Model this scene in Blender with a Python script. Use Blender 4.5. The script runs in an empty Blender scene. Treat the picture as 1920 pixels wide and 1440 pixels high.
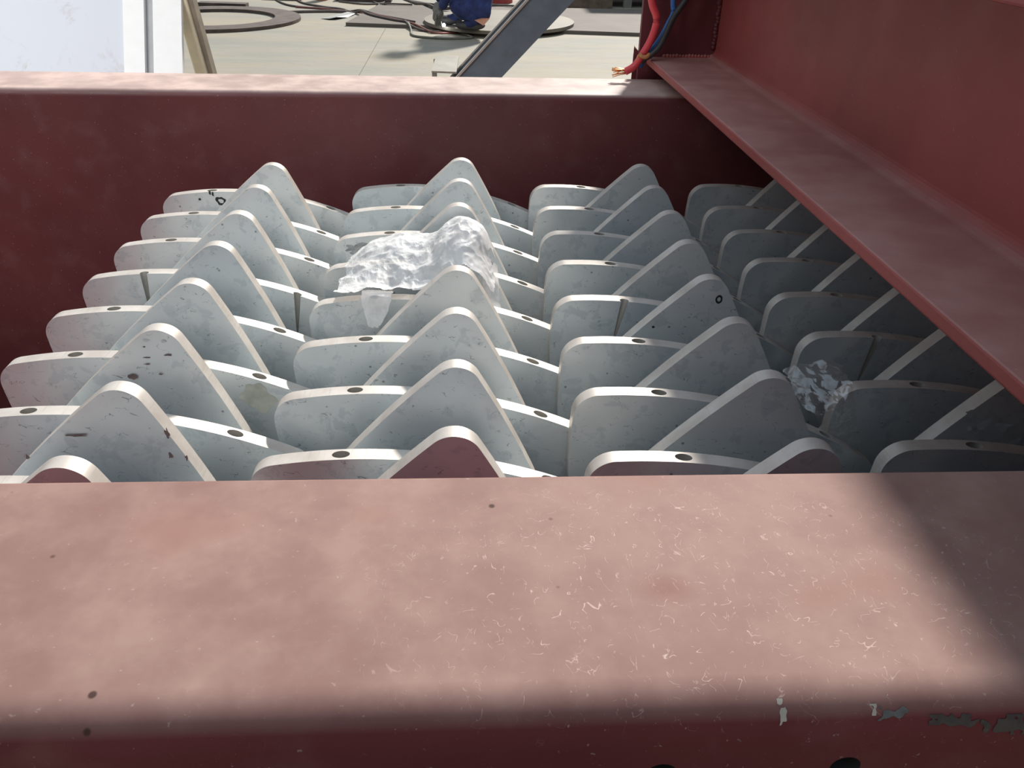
import bpy, bmesh, math, random
from mathutils import Vector, Matrix, noise
PI = math.pi
S = bpy.context.scene
C = S.collection
H0 = 1.2            # height of the camera above the workshop floor (m)

# ------------------------------------------------------------------ camera
pitch, yaw, roll, fpx = math.radians(31.6304), math.radians(3.4718), math.radians(1.4501), 1515.96
cp, sp, cy, sy = math.cos(pitch), math.sin(pitch), math.cos(yaw), math.sin(yaw)
fw = Vector((sy*cp, cy*cp, -sp)); r0 = Vector((cy, -sy, 0)); u0 = r0.cross(fw)
cr, sr = math.cos(roll), math.sin(roll)
rr = cr*r0 + sr*u0; uu = -sr*r0 + cr*u0
cam = bpy.data.objects.new('camera', bpy.data.cameras.new('camera')); C.objects.link(cam)
m = Matrix.Identity(4)
for i in range(3):
    m[i][0], m[i][1], m[i][2] = rr[i], uu[i], -fw[i]
m[2][3] = H0
cam.matrix_world = m
cam.data.sensor_width = 36; cam.data.lens = fpx/1920*36
cam.data.clip_start = .02; cam.data.clip_end = 200
S.camera = cam

# ------------------------------------------------------------------ world, sun, exposure
S.view_settings.view_transform = 'Standard'; S.view_settings.look = 'None'
S.view_settings.gamma = 1; S.view_settings.use_curve_mapping = False
S.view_settings.exposure = 0.0
w = bpy.data.worlds.new('world'); S.world = w; w.use_nodes = True
wn = w.node_tree.nodes; wl = w.node_tree.links
bg = wn['Background']
tc = wn.new('ShaderNodeTexCoord'); sx = wn.new('ShaderNodeSeparateXYZ'); rp = wn.new('ShaderNodeValToRGB')
wl.new(tc.outputs['Generated'], sx.inputs[0]); wl.new(sx.outputs['Z'], rp.inputs[0]); wl.new(rp.outputs[0], bg.inputs[0])
rp.color_ramp.elements[0].position = 0.0; rp.color_ramp.elements[0].color = (.42, .40, .38, 1)
rp.color_ramp.elements[1].position = .95; rp.color_ramp.elements[1].color = (1.34, 1.63, 1.96, 1)
bg.inputs[1].default_value = 0.40
SUN_TO = Vector((.46, 1.2, 1.0)).normalized()
sun = bpy.data.objects.new('sun', bpy.data.lights.new('sun', 'SUN')); C.objects.link(sun)
sun.rotation_euler = SUN_TO.to_track_quat('Z', 'Y').to_euler()
sun.data.energy = 5.5; sun.data.angle = math.radians(5.5); sun.data.color = (1, .95, .88)
# unseen area lamp added to brighten the white sheet and the post beside it
sheet_fill = bpy.data.objects.new('daylight_opening', bpy.data.lights.new('daylight_opening', 'AREA')); C.objects.link(sheet_fill)
sheet_fill.data.shape = 'RECTANGLE'; sheet_fill.data.size = 2.4; sheet_fill.data.size_y = 1.8
sheet_fill.location = (-3.0, -.6, H0+2.3)
sheet_fill.rotation_euler = (Vector((-3.0, -.6, 2.3))-Vector((-1.5, 2.9, -.3))).to_track_quat('Z', 'Y').to_euler()
sheet_fill.data.energy = 17; sheet_fill.data.spread = math.radians(50); sheet_fill.data.color = (1, .97, .93)

# ------------------------------------------------------------------ material helpers
def mat(name):
    mt = bpy.data.materials.new(name); mt.use_nodes = True
    nt = mt.node_tree
    return mt, nt, nt.nodes['Principled BSDF']
def N(nt, kind, **kw):
    n = nt.nodes.new(kind)
    for k, v in kw.items():
        if hasattr(n, k): setattr(n, k, v)
    return n
def coords(nt, rand=False, scale=(1, 1, 1), rot=(0, 0, 0)):
    t = N(nt, 'ShaderNodeTexCoord'); mp = N(nt, 'ShaderNodeMapping')
    mp.inputs['Scale'].default_value = scale; mp.inputs['Rotation'].default_value = rot
    nt.links.new(t.outputs['Object'], mp.inputs['Vector'])
    if rand:
        oi = N(nt, 'ShaderNodeObjectInfo'); mu = N(nt, 'ShaderNodeMath', operation='MULTIPLY'); mu.inputs[1].default_value = 37.0
        nt.links.new(oi.outputs['Random'], mu.inputs[0]); nt.links.new(mu.outputs[0], mp.inputs['Location'])
    return mp.outputs[0]
def noise_t(nt, vec, scale, detail=3, rough=.55, dist=0.0):
    n = N(nt, 'ShaderNodeTexNoise'); n.inputs['Scale'].default_value = scale
    n.inputs['Detail'].default_value = detail; n.inputs['Roughness'].default_value = rough; n.inputs['Distortion'].default_value = dist
    nt.links.new(vec, n.inputs['Vector']); return n.outputs['Fac']
def ramp(nt, fac, stops):
    r = N(nt, 'ShaderNodeValToRGB'); e = r.color_ramp.elements
    while len(e) < len(stops): e.new(.5)
    for el, (p, c) in zip(e, stops):
        el.position = p; el.color = (*c, 1) if isinstance(c, tuple) else (c, c, c, 1)
    nt.links.new(fac, r.inputs[0]); return r.outputs[0]
def mixc(nt, fac, a, b, blend='MIX'):
    mx = N(nt, 'ShaderNodeMix'); mx.data_type = 'RGBA'; mx.blend_type = blend
    for sock, v in ((mx.inputs[0], fac), (mx.inputs[6], a), (mx.inputs[7], b)):
        if isinstance(v, (int, float)): sock.default_value = v
        elif isinstance(v, tuple): sock.default_value = (*v, 1)
        else: nt.links.new(v, sock)
    return mx.outputs[2]
def mth(nt, op, a, b=0.0):
    n = N(nt, 'ShaderNodeMath', operation=op); n.use_clamp = op in ('MULTIPLY',)
    for sock, v in ((n.inputs[0], a), (n.inputs[1], b)):
        if isinstance(v, (int, float)): sock.default_value = v
        else: nt.links.new(v, sock)
    return n.outputs[0]
def bump(nt, bs, h, strength=.2, dist=.001):
    b = N(nt, 'ShaderNodeBump'); b.inputs['Strength'].default_value = strength; b.inputs['Distance'].default_value = dist
    nt.links.new(h, b.inputs['Height']); nt.links.new(b.outputs[0], bs.inputs['Normal'])

def curls(nt, vec, scale, width, mask):
    """short curly scratch lines: contour lines of a noise, broken up by a second one"""
    a = noise_t(nt, vec, scale, 2, .5, .6)
    d = mth(nt, 'ABSOLUTE', mth(nt, 'SUBTRACT', a, .5))
    line = ramp(nt, d, [(0, 1.0), (width, 0.0)])
    b = noise_t(nt, vec, scale*1.7, 2)
    brk = ramp(nt, b, [(.56, 0.0), (.60, 1.0)])
    return mth(nt, 'MULTIPLY', mth(nt, 'MULTIPLY', line, brk), mask)

def primer(name, red=(.14, .034, .035), dust=(.62, .475, .41), dust_amt=.85, region=None, drough=.5, spec=.5):
    mt, nt, bs = mat(name); v = coords(nt); bs.inputs['Specular IOR Level'].default_value = spec
    big = noise_t(nt, v, 3.5, 4); mid = noise_t(nt, v, 18, 5, .6); fine = noise_t(nt, v, 260, 2)
    c = mixc(nt, ramp(nt, big, [(.35, 0.0), (.65, 1.0)]), tuple(x*.86 for x in red), tuple(x*1.14 for x in red))
    c = mixc(nt, ramp(nt, mid, [(.52, 0.0), (.78, .16)]), c, (.30, .17, .16))
    # settled dust on upward faces
    g = N(nt, 'ShaderNodeNewGeometry'); s = N(nt, 'ShaderNodeSeparateXYZ'); nt.links.new(g.outputs['True Normal'], s.inputs[0])
    g2 = N(nt, 'ShaderNodeNewGeometry'); s2 = N(nt, 'ShaderNodeSeparateXYZ'); nt.links.new(g2.outputs['Normal'], s2.inputs[0])
    up = ramp(nt, s2.outputs['Z'], [(.55, 0.0), (.98, 1.0)])
    pat = ramp(nt, mixc(nt, .5, big, mid), [(.38, .70), (.62, 1.0)])
    dm = mth(nt, 'MULTIPLY', mth(nt, 'MULTIPLY', up, pat), dust_amt)
    du = mixc(nt, ramp(nt, mid, [(.4, 0.0), (.6, 1.0)]), tuple(x*.92 for x in dust), tuple(x*1.06 for x in dust))
    c = mixc(nt, dm, c, du)
    spk = ramp(nt, fine, [(.70, 0.0), (.76, .25)])
    c = mixc(nt, spk, c, (.6, .5, .45))
    rough = ramp(nt, mid, [(.3, drough-.06), (.7, drough+.08)])
    if region:
        (cx, cy_, cz, rx, ry, rz) = region
        t = N(nt, 'ShaderNodeTexCoord'); mp = N(nt, 'ShaderNodeMapping')
        mp.inputs['Location'].default_value = (-cx/rx, -cy_/ry, -cz/rz); mp.inputs['Scale'].default_value = (1/rx, 1/ry, 1/rz)
        nt.links.new(t.outputs['Object'], mp.inputs[0])
        ln = N(nt, 'ShaderNodeVectorMath', operation='LENGTH'); nt.links.new(mp.outputs[0], ln.inputs[0])
        mk = ramp(nt, ln.outputs['Value'], [(.45, 1.0), (1.0, 0.06)])
        k1 = curls(nt, v, 62, .0075, mk); k2 = curls(nt, coords(nt, scale=(1, .5, 1), rot=(0, 0, .6)), 130, .010, mk)
        c = mixc(nt, mth(nt, 'MULTIPLY', k1, .6), c, (.80, .62, .54)); c = mixc(nt, mth(nt, 'MULTIPLY', k2, .4), c, (.78, .60, .52))
        vo = N(nt, 'ShaderNodeTexVoronoi'); vo.inputs['Scale'].default_value = 24; nt.links.new(v, vo.inputs['Vector'])
        pit = ramp(nt, vo.outputs['Distance'], [(.035, 1.0), (.06, 0.0)])
        c = mixc(nt, mth(nt, 'MULTIPLY', pit, .85), c, (.05, .025, .02))
        st = ramp(nt, noise_t(nt, v, 9, 2), [(.60, 0.0), (.72, .5)])
        c = mixc(nt, st, c, (.26, .115, .09))
        # one round brown stain
        mp2 = N(nt, 'ShaderNodeMapping'); mp2.inputs['Location'].default_value = (-.107/.022, -.318/.014, 0); mp2.inputs['Scale'].default_value = (1/.022, 1/.014, 0)
        nt.links.new(t.outputs['Object'], mp2.inputs[0])
        l2 = N(nt, 'ShaderNodeVectorMath', operation='LENGTH'); nt.links.new(mp2.outputs[0], l2.inputs[0])
        c = mixc(nt, ramp(nt, l2.outputs['Value'], [(.2, .42), (1.3, 0.0)]), c, (.22, .09, .07))
    nt.links.new(c, bs.inputs['Base Color']); nt.links.new(rough, bs.inputs['Roughness'])
    bump(nt, bs, mixc(nt, .5, mid, fine), .12, .0006)
    return mt

def simple(name, col, rough=.6, metal=0.0, var=.15, scale=20, col2=None):
    mt, nt, bs = mat(name); v = coords(nt)
    n = noise_t(nt, v, scale, 4)
    c = mixc(nt, ramp(nt, n, [(.35, 0.0), (.65, 1.0)]), col2 or tuple(x*(1-var) for x in col), tuple(min(1, x*(1+var)) for x in col))
    nt.links.new(c, bs.inputs['Base Color']); bs.inputs['Roughness'].default_value = rough; bs.inputs['Metallic'].default_value = metal
    return mt

def plate_face():
    mt, nt, bs = mat('dull_zinc_steel'); v = coords(nt, True)
    a = noise_t(nt, v, 7, 5, .62); b = noise_t(nt, v, 34, 4, .65, .4); f = noise_t(nt, v, 210, 2)
    c = mixc(nt, ramp(nt, a, [(.36, 0.0), (.64, 1.0)]), (.67, .705, .715), (.75, .78, .78))
    c = mixc(nt, ramp(nt, b, [(.55, 0.0), (.60, .45), (.8, .6)]), c, (.50, .55, .575))
    pale = noise_t(nt, v, 16, 3, .7, .8)
    c = mixc(nt, ramp(nt, pale, [(.66, 0.0), (.69, .35)]), c, (.72, .74, .73))
    dk = curls(nt, coords(nt, True, scale=(1, 1, 1.6)), 46, .009, 1.0)
    c = mixc(nt, mth(nt, 'MULTIPLY', dk, .75), c, (.12, .12, .12))
    vo = N(nt, 'ShaderNodeTexVoronoi'); vo.inputs['Scale'].default_value = 30; nt.links.new(v, vo.inputs['Vector'])
    c = mixc(nt, mth(nt, 'MULTIPLY', ramp(nt, vo.outputs['Distance'], [(.03, 1.0), (.06, 0.0)]), .7), c, (.10, .09, .085))
    lt = curls(nt, coords(nt, True, scale=(1.5, 1, .7), rot=(0, .5, 0)), 75, .007, 1.0)
    c = mixc(nt, mth(nt, 'MULTIPLY', lt, .5), c, (.75, .78, .78))
    c = mixc(nt, ramp(nt, f, [(.66, 0.0), (.74, .3)]), c, (.7, .72, .7))
    oi = N(nt, 'ShaderNodeObjectInfo'); tint = ramp(nt, oi.outputs['Random'], [(0, (.88, .90, .92)), (.5, (1.0, 1.0, 1.0)), (1, (1.04, 1.02, 1.0))])
    c = mixc(nt, 1.0, c, tint, 'MULTIPLY')
    nt.links.new(c, bs.inputs['Base Color']); bs.inputs['Metallic'].default_value = .55
    nt.links.new(ramp(nt, b, [(.35, .34), (.7, .50)]), bs.inputs['Roughness'])
    bump(nt, bs, b, .10, .0008)
    return mt
def plate_edge():
    mt, nt, bs = mat('cut_steel_edge'); v = coords(nt, True)
    a = noise_t(nt, v, 25, 4); st = noise_t(nt, coords(nt, True, scale=(1, .06, 1)), 420, 2)
    c = mixc(nt, ramp(nt, a, [(.35, 0.0), (.65, 1.0)]), (.52, .465, .41), (.68, .63, .57))
    c = mixc(nt, ramp(nt, st, [(.60, 0.0), (.72, .35)]), c, (.40, .36, .33))
    nt.links.new(c, bs.inputs['Base Color']); bs.inputs['Roughness'].default_value = .48; bs.inputs['Metallic'].default_value = .25
    bump(nt, bs, st, .15, .0004)
    return mt

M = {}
M['primer'] = primer('red_oxide_primer')
M['primer_near'] = primer('red_oxide_primer_scratched', region=(.13, .315, H0-.325, .24, .12, .028), dust=(.37, .245, .205), spec=.10, drough=.6)
M['primer_side'] = primer('red_oxide_primer_girder', red=(.37, .085, .075), dust=(.58, .37, .33), dust_amt=.75)
M['primer_dark'] = primer('dark_maroon_primer', red=(.13, .028, .034), dust=(.4, .25, .22))
M['face'] = plate_face(); M['edge'] = plate_edge()
M['bore'] = simple('drilled_steel', (.42, .40, .36), .45, .3)
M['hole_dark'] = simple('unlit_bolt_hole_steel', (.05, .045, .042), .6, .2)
M['shaft'] = simple('dark_steel', (.10, .095, .09), .5, .6)
def floor_mat():
    mt, nt, bs = mat('concrete_floor'); v = coords(nt); vs = coords(nt, scale=(.35, 1.4, 1))
    a = noise_t(nt, vs, 1.1, 5, .6); b = noise_t(nt, vs, 6, 5, .65); f = noise_t(nt, vs, 22, 3, .7)
    c = mixc(nt, ramp(nt, a, [(.38, 0.0), (.60, 1.0)]), (.250, .240, .200), (.33, .280, .200))
    c = mixc(nt, ramp(nt, b, [(.45, 0.0), (.7, .55)]), c, (.32, .30, .265))
    c = mixc(nt, ramp(nt, f, [(.58, 0.0), (.7, .5)]), c, (.17, .155, .13))
    nt.links.new(c, bs.inputs['Base Color']); bs.inputs['Roughness'].default_value = .75
    bump(nt, bs, b, .15, .004); return mt
M['floor'] = floor_mat()
M['seam'] = simple('floor_joint_filler', (.17, .15, .12), .8)
def sheet_mat():
    mt, nt, bs = mat('smudged_white_sheet'); v = coords(nt, rot=(0, 0, .3), scale=(1, 1, .6))
    a = noise_t(nt, v, 5.5, 6, .7, 1.2); b = noise_t(nt, v, 17, 5, .7, .5)
    k = mth(nt, 'MULTIPLY', ramp(nt, a, [(.53, 0.0), (.66, 1.0)]), ramp(nt, b, [(.42, 0.0), (.62, 1.0)]))
    c = mixc(nt, mth(nt, 'MULTIPLY', k, .75), (.66, .69, .75), (.45, .41, .37))
    nt.links.new(c, bs.inputs['Base Color']); bs.inputs['Roughness'].default_value = .5; return mt
M['sheet'] = sheet_mat()
M['white'] = simple('white_paint', (.90, .90, .88), .45, 0, .02)
M['white_groove'] = simple('shaded_groove_grey', (.42, .43, .44), .6, 0, .06)  # shade inside the white post's groove, put into a grey colour
M['cream'] = simple('worn_cream_paint', (.72, .66, .47), .6, 0, .1, 14)
M['brown_edge'] = simple('dark_brown_edge', (.20, .165, .12), .7)
M['rust'] = simple('brown_rusty_steel', (.095, .068, .055), .65, .1, .3, 9)
M['millplate'] = simple('brownish_mill_plate', (.135, .112, .092), .75, .1, .10, 3)
M['pale_disc'] = simple('pale_cut_steel', (.19, .17, .135), .6, .2, .08, 6)
M['wood'] = simple('weathered_block', (.15, .108, .078), .8, 0, .25, 12)
M['blue_steel'] = simple('blue_grey_paint', (.13, .17, .20), .45, .15, .10, 22)
M['blue_edge'] = simple('pale_upper_edge', (.40, .36, .32), .5, .2, .1, 30)
M['bracket'] = simple('beige_bracket_steel', (.27, .25, .21), .6, .1, .1, 20)
M['cable'] = simple('dirty_cable_rubber', (.11, .085, .07), .7)
M['cable_red'] = simple('dull_red_hose', (.22, .08, .065), .6)
M['cable_green'] = simple('dull_green_hose', (.13, .13, .10), .6)
M['wire_red'] = simple('red_wire_plastic', (.72, .07, .085), .35, 0, .05)
M['wire_blue'] = simple('blue_wire_plastic', (.04, .16, .46), .35, 0, .05)
M['wire_black'] = simple('black_wire_plastic', (.035, .035, .037), .5, 0, .1)
M['copper'] = simple('copper_strands', (.75, .36, .16), .35, .8, .2, 300)
M['tie'] = simple('orange_brown_tape', (.55, .25, .10), .6, 0, .2, 120)
M['navy'] = simple('navy_work_cloth', (.022, .034, .12), .85, 0, .35, 16)
M['skin'] = simple('skin', (.45, .27, .19), .6)
M['patch'] = simple('orange_patch_cloth', (.62, .30, .20), .7, 0, .1, 60)
M['reflect'] = simple('grey_reflective_cloth', (.33, .33, .31), .5, 0, .1, 60)
M['glove'] = simple('pale_glove_leather', (.20, .195, .18), .8)
M['redpaint'] = simple('red_drum_paint', (.42, .06, .055), .5)
M['copperpot'] = simple('copper_red_paint', (.50, .20, .13), .4, .3)
M['grey'] = simple('grey_steel', (.20, .195, .18), .6, .2)
M['darkgrey'] = simple('dark_machine_steel', (.07, .065, .065), .6, .2)
def film():
    mt, nt, bs = mat('clear_plastic_film'); nt.nodes.remove(bs)
    out = nt.nodes['Material Output']; v = coords(nt)
    tr = N(nt, 'ShaderNodeBsdfTransparent'); tr.inputs[0].default_value = (.97, .965, .96, 1)
    df = N(nt, 'ShaderNodeBsdfDiffuse'); df.inputs[0].default_value = (.98, .96, .94, 1)
    tl = N(nt, 'ShaderNodeBsdfTranslucent'); tl.inputs[0].default_value = (.98, .96, .94, 1)
    gl = N(nt, 'ShaderNodeBsdfGlossy'); gl.inputs[0].default_value = (1, 1, 1, 1); gl.inputs['Roughness'].default_value = .35
    m1 = N(nt, 'ShaderNodeMixShader'); m1.inputs[0].default_value = .3
    nt.links.new(df.outputs[0], m1.inputs[1]); nt.links.new(tl.outputs[0], m1.inputs[2])
    m2 = N(nt, 'ShaderNodeMixShader'); nt.links.new(ramp(nt, noise_t(nt, v, 22, 4, .6, 1.0), [(.35, .55), (.58, .93)]), m2.inputs[0])
    nt.links.new(tr.outputs[0], m2.inputs[1]); nt.links.new(m1.outputs[0], m2.inputs[2])
    m3 = N(nt, 'ShaderNodeMixShader'); m3.inputs[0].default_value = .035; nt.links.new(m2.outputs[0], m3.inputs[1]); nt.links.new(gl.outputs[0], m3.inputs[2])
    nt.links.new(m3.outputs[0], out.inputs[0]); return mt
def film_clear():
    mt = film(); mt.name = 'thin_clear_film'
    for n in mt.node_tree.nodes:
        if n.type == 'VALTORGB': n.color_ramp.elements[0].color = (.02, .02, .02, 1); n.color_ramp.elements[1].color = (.12, .12, .12, 1)
        if n.type == 'BSDF_GLOSSY': n.inputs['Roughness'].default_value = .15
        if n.type == 'MIX_SHADER' and abs(n.inputs[0].default_value-.035) < 1e-4: n.inputs[0].default_value = .16
    return mt
M['film'] = film(); M['film_clear'] = film_clear()
def glow():
    mt, nt, bs = mat('welding_arc_light')
    bs.inputs['Emission Color'].default_value = (.9, .95, 1, 1); bs.inputs['Emission Strength'].default_value = 40; return mt
M['arc'] = glow()

# ------------------------------------------------------------------ object helpers (z values below are measured from the camera; V() lifts them)
def V(x, y, z): return Vector((x, y, z+H0))
def link(name, bm, mats, parent=None, smooth=False, loc=None):
    me = bpy.data.meshes.new(name)
    if loc is not None:
        bmesh.ops.translate(bm, verts=bm.verts, vec=-Vector(loc))
    bmesh.ops.recalc_face_normals(bm, faces=bm.faces)
    bm.to_mesh(me); bm.free()
    for mm in (mats if isinstance(mats, (list, tuple)) else [mats]): me.materials.append(mm)
    if smooth:
        for p in me.polygons: p.use_smooth = True
    o = bpy.data.objects.new(name, me); C.objects.link(o)
    if loc is not None: o.location = loc
    if parent:
        o.parent = parent
        if loc is not None: o.location = Vector(loc)-parent.location
        else: o.location = -parent.location
    return o
def tag(o, label, cat, group=None, kind=None):
    o['label'] = label; o['category'] = cat
    if group: o['group'] = group
    if kind: o['kind'] = kind
    return o
def empty(name, loc, label, cat, group=None):
    o = bpy.data.objects.new(name, None); C.objects.link(o); o.location = loc; o.empty_display_size = .05
    return tag(o, label, cat, group)
def hexa(bm, p, mi=0):
    """8 points: bottom ring then top ring"""
    v = [bm.verts.new(q) for q in p]
    for f in ((0, 1, 2, 3), (4, 5, 6, 7), (0, 1, 5, 4), (1, 2, 6, 5), (2, 3, 7, 6), (3, 0, 4, 7)):
        bm.faces.new([v[i] for i in f]).material_index = mi
    return v
def box(bm, x0, x1, y0, y1, z0, z1, mi=0):
    return hexa(bm, [V(x0, y0, z0), V(x1, y0, z0), V(x1, y1, z0), V(x0, y1, z0), V(x0, y0, z1), V(x1, y0, z1), V(x1, y1, z1), V(x0, y1, z1)], mi)
def prism(bm, pts, d, mi=0):
    """closed polygon (3D points) swept by d"""
    a = [bm.verts.new(p) for p in pts]; b = [bm.verts.new(Vector(p)+d) for p in pts]; n = len(pts)
    bm.faces.new(a).material_index = mi; bm.faces.new(b[::-1]).material_index = mi
    for i in range(n): bm.faces.new((a[i], a[(i+1) % n], b[(i+1) % n], b[i])).material_index = mi
def bevel(o, wd=.002, seg=2):
    b = o.modifiers.new('bevel', 'BEVEL'); b.width = wd; b.segments = seg; b.limit_method = 'ANGLE'; b.angle_limit = math.radians(40)
def cyl(bm, p0, p1, r, r2=None, seg=24, mi=0):
    p0, p1 = Vector(p0), Vector(p1); d = (p1-p0); q = d.to_track_quat('Z', 'Y'); r2 = r if r2 is None else r2
    rings = []
    for p, rad in ((p0, r), (p1, r2)):
        rings.append([bm.verts.new(p+q @ Vector((rad*math.cos(2*PI*i/seg), rad*math.sin(2*PI*i/seg), 0))) for i in range(seg)])
    bm.faces.new(rings[0][::-1]).material_index = mi; bm.faces.new(rings[1]).material_index = mi
    for i in range(seg): bm.faces.new((rings[0][i], rings[0][(i+1) % seg], rings[1][(i+1) % seg], rings[1][i])).material_index = mi
def spline(pts, n=8):
    pts = [Vector(p) for p in pts]; P = [2*pts[0]-pts[1]]+pts+[2*pts[-1]-pts[-2]]; out = []
    for i in range(1, len(P)-2):
        for k in range(n):
            t = k/n; a, b, c, d = P[i-1:i+3]
            out.append(.5*((2*b)+(c-a)*t+(2*a-5*b+4*c-d)*t*t+(3*b-a-3*c+d)*t**3))
    out.append(pts[-1]); return out
def tube(bm, pts, r, seg=10, mi=0, sm=8):
    path = spline(pts, sm); prev = None
    up = Vector((0, 0, 1)); rings = []
    for i, p in enumerate(path):
        t = (path[min(i+1, len(path)-1)]-path[max(i-1, 0)]).normalized()
        sd = t.cross(up)
        if sd.length < .05: sd = t.cross(Vector((0, 1, 0)))
        sd.normalize(); nn = sd.cross(t)
        rad = r[min(i*len(r)//len(path), len(r)-1)] if isinstance(r, list) else r
        rings.append([bm.verts.new(p+sd*rad*math.cos(2*PI*k/seg)+nn*rad*math.sin(2*PI*k/seg)) for k in range(seg)])
    for a, b in zip(rings, rings[1:]):
        for k in range(seg): bm.faces.new((a[k], a[(k+1) % seg], b[(k+1) % seg], b[k])).material_index = mi
    bm.faces.new(rings[0][::-1]).material_index = mi; bm.faces.new(rings[-1]).material_index = mi
def bool_cut(o, cutter_bm, cmats):
    me = bpy.data.meshes.new('cutter'); bmesh.ops.recalc_face_normals(cutter_bm, faces=cutter_bm.faces); cutter_bm.to_mesh(me); cutter_bm.free()
    for mm in cmats: me.materials.append(mm)
    c = bpy.data.objects.new('cutter', me); C.objects.link(c)
    b = o.modifiers.new('b', 'BOOLEAN'); b.operation = 'DIFFERENCE'; b.object = c; b.solver = 'EXACT'
    bpy.context.view_layer.update(); dg = bpy.context.evaluated_depsgraph_get()
    new = bpy.data.meshes.new_from_object(o.evaluated_get(dg))
    o.modifiers.remove(b); o.data = new; bpy.data.objects.remove(c); bpy.data.meshes.remove(me)

# ------------------------------------------------------------------ floor
bm = bmesh.new(); box(bm, -30, 30, -12, 42, -1.3, -1.2)
o = link('floor', bm, M['floor']); tag(o, 'dusty grey concrete workshop floor with worn yellowish patches', 'floor', kind='structure')
bm = bmesh.new(); box(bm, -.797, -.793, 5.0, 8.62, -1.2, -1.1975)
o = link('trim_1', bm, M['seam']); tag(o, 'thin dark joint line running across the concrete floor', 'floor joint', kind='structure')

# ------------------------------------------------------------------ the red frame (deep end girders, sides)
Y_NF, Y_NB, Y_FF, Y_FB, ZT = .236, .421, 1.563, 1.720, -.33
def rounded(y0, y1, z0, z1, rf, rb, seg=8):
    """cross-section of the folded girder in (y, z), front edge radius rf, back edge radius rb"""
    pts = [(y0, z0)]
    for k in range(seg+1):
        a = PI-k/seg*PI/2; pts.append((y0+rf+rf*math.cos(a), z1-rf+rf*math.sin(a)))
    for k in range(seg+1):
        a = PI/2-k/seg*PI/2; pts.append((y1-rb+rb*math.cos(a), z1-rb+rb*math.sin(a)))
    pts.append((y1, z0)); return pts
frame = empty('machine_frame', V(-.19, .98, -1.2), 'deep red primed steel frame around the plates, wide scratched beam in front', 'steel frame')
def girder(name, y0, y1, z0, rf, rb, x0, x1, m_, nx=1):
    bm = bmesh.new(); pr = rounded(y0, y1, z0, ZT, rf, rb)
    prism(bm, [V(x0, a, b) for a, b in pr], Vector((x1-x0, 0, 0)))
    o = link(name, bm, m_, frame)
    for p in o.data.polygons: p.use_smooth = abs(p.normal.x) < .5
    return o
def sharp_smooth(o, ang=35):
    bm = bmesh.new(); bm.from_mesh(o.data)
    for e in bm.edges:
        if len(e.link_faces) == 2 and e.calc_face_angle(0) > math.radians(ang): e.smooth = False
    for f in bm.faces: f.smooth = True
    bm.to_mesh(o.data); bm.free()

near = girder('front_beam', Y_NF, Y_NB, -1.15, .024, .004, -1.35, .97, [M['primer_near'], M['hole_dark']])
cb = bmesh.new()
for hx, hz in ((.0935, -.3735), (.1865, -.3725), (-.10, -.3735), (-.20, -.3735)):
    cyl(cb, V(hx, Y_NF-.02, hz), V(hx, Y_NF+.13, hz), .0078, mi=1)
bool_cut(near, cb, [M['primer_near'], M['hole_dark']]); sharp_smooth(near)
near['label'] = 'wide front beam with dusty scratched top and bolt holes'
# chips and smears on the rounded front edge of the near beam: thin paint patches that follow the curve
def edge_patch(name, xs, ss, mm, seed, label=None):
    bm = bmesh.new(); r_ = .024; nx_, ns_ = 90, 40; g_ = {}
    for i in range(nx_+1):
        for j in range(ns_+1):
            u, v = i/nx_, j/ns_; x = xs[0]+(xs[1]-xs[0])*u; s_ = ss[0]+(ss[1]-ss[0])*v
            d = max(abs(u-.5), abs(v-.5))*2
            if d+.9*noise.noise(Vector((x*260+seed, s_*330, seed))) > .72: continue
            o_ = .00035
            if s_ < 0: p = V(x, Y_NF+r_-s_, ZT+o_)
            elif s_ < r_*PI/2:
                a = s_/r_; p = V(x, Y_NF+r_-(r_+o_)*math.sin(a), ZT-r_+(r_+o_)*math.cos(a))
            else: p = V(x, Y_NF-o_, ZT-r_-(s_-r_*PI/2))
            g_[i, j] = bm.verts.new(p)
    for i in range(nx_):
        for j in range(ns_):
            q = [(i, j), (i+1, j), (i+1, j+1), (i, j+1)]
            if all(k in g_ for k in q): bm.faces.new([g_[k] for k in q])
    o = link(name, bm, mm, None, True); o.parent = near; o.location = -(near.location+frame.location)
    if label: o['label'] = label
M['chip_pale'] = simple('pale_plaster_chip', (.42, .38, .32), .7); M['smear_teal'] = simple('grey_green_smear', (.12, .12, .11), .6, 0, .2, 200)
M['smear_dark'] = simple('dark_oily_smear', (.055, .045, .04), .55, 0, .2, 200)
edge_patch('paint_chip', (.1475, .1525), (.013, .027), M['chip_pale'], 1.3, 'pale chip')
edge_patch('paint_chip', (.1930, .1965), (.0165, .0235), M['chip_pale'], 5.1)
edge_patch('paint_chip', (.2015, .2045), (.0105, .0145), M['chip_pale'], 9.7)
edge_patch('paint_smear', (.1965, .2150), (.0175, .0245), M['smear_teal'], 2.2, 'grey-green smear')
edge_patch('paint_smear', (.2220, .2480), (.022, .029), M['smear_dark'], 3.9, 'dark smear')
edge_patch('paint_smear', (.2480, .2800), (.023, .034), M['smear_dark'], 6.4)
far = girder('back_beam', Y_FF, Y_FB, -1.15, .013, .006, -1.35, .97, M['primer'])
sharp_smooth(far)
far['label'] = 'far beam with pale dusty top'
for nm, x0, x1, lb in (('side_panel', -1.35, -1.338, 'red primed side panel at the left end of the frame'), ('side_panel', .958, .97, 'red primed side panel under the right girder')):
    bm = bmesh.new(); box(bm, x0, x1, Y_NB, Y_FF, -1.15, ZT-.004)
    o = link(nm, bm, M['primer_dark'], frame)
bm = bmesh.new(); box(bm, -1.338, .958, Y_NB, Y_FF, -1.15, -1.14)
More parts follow.
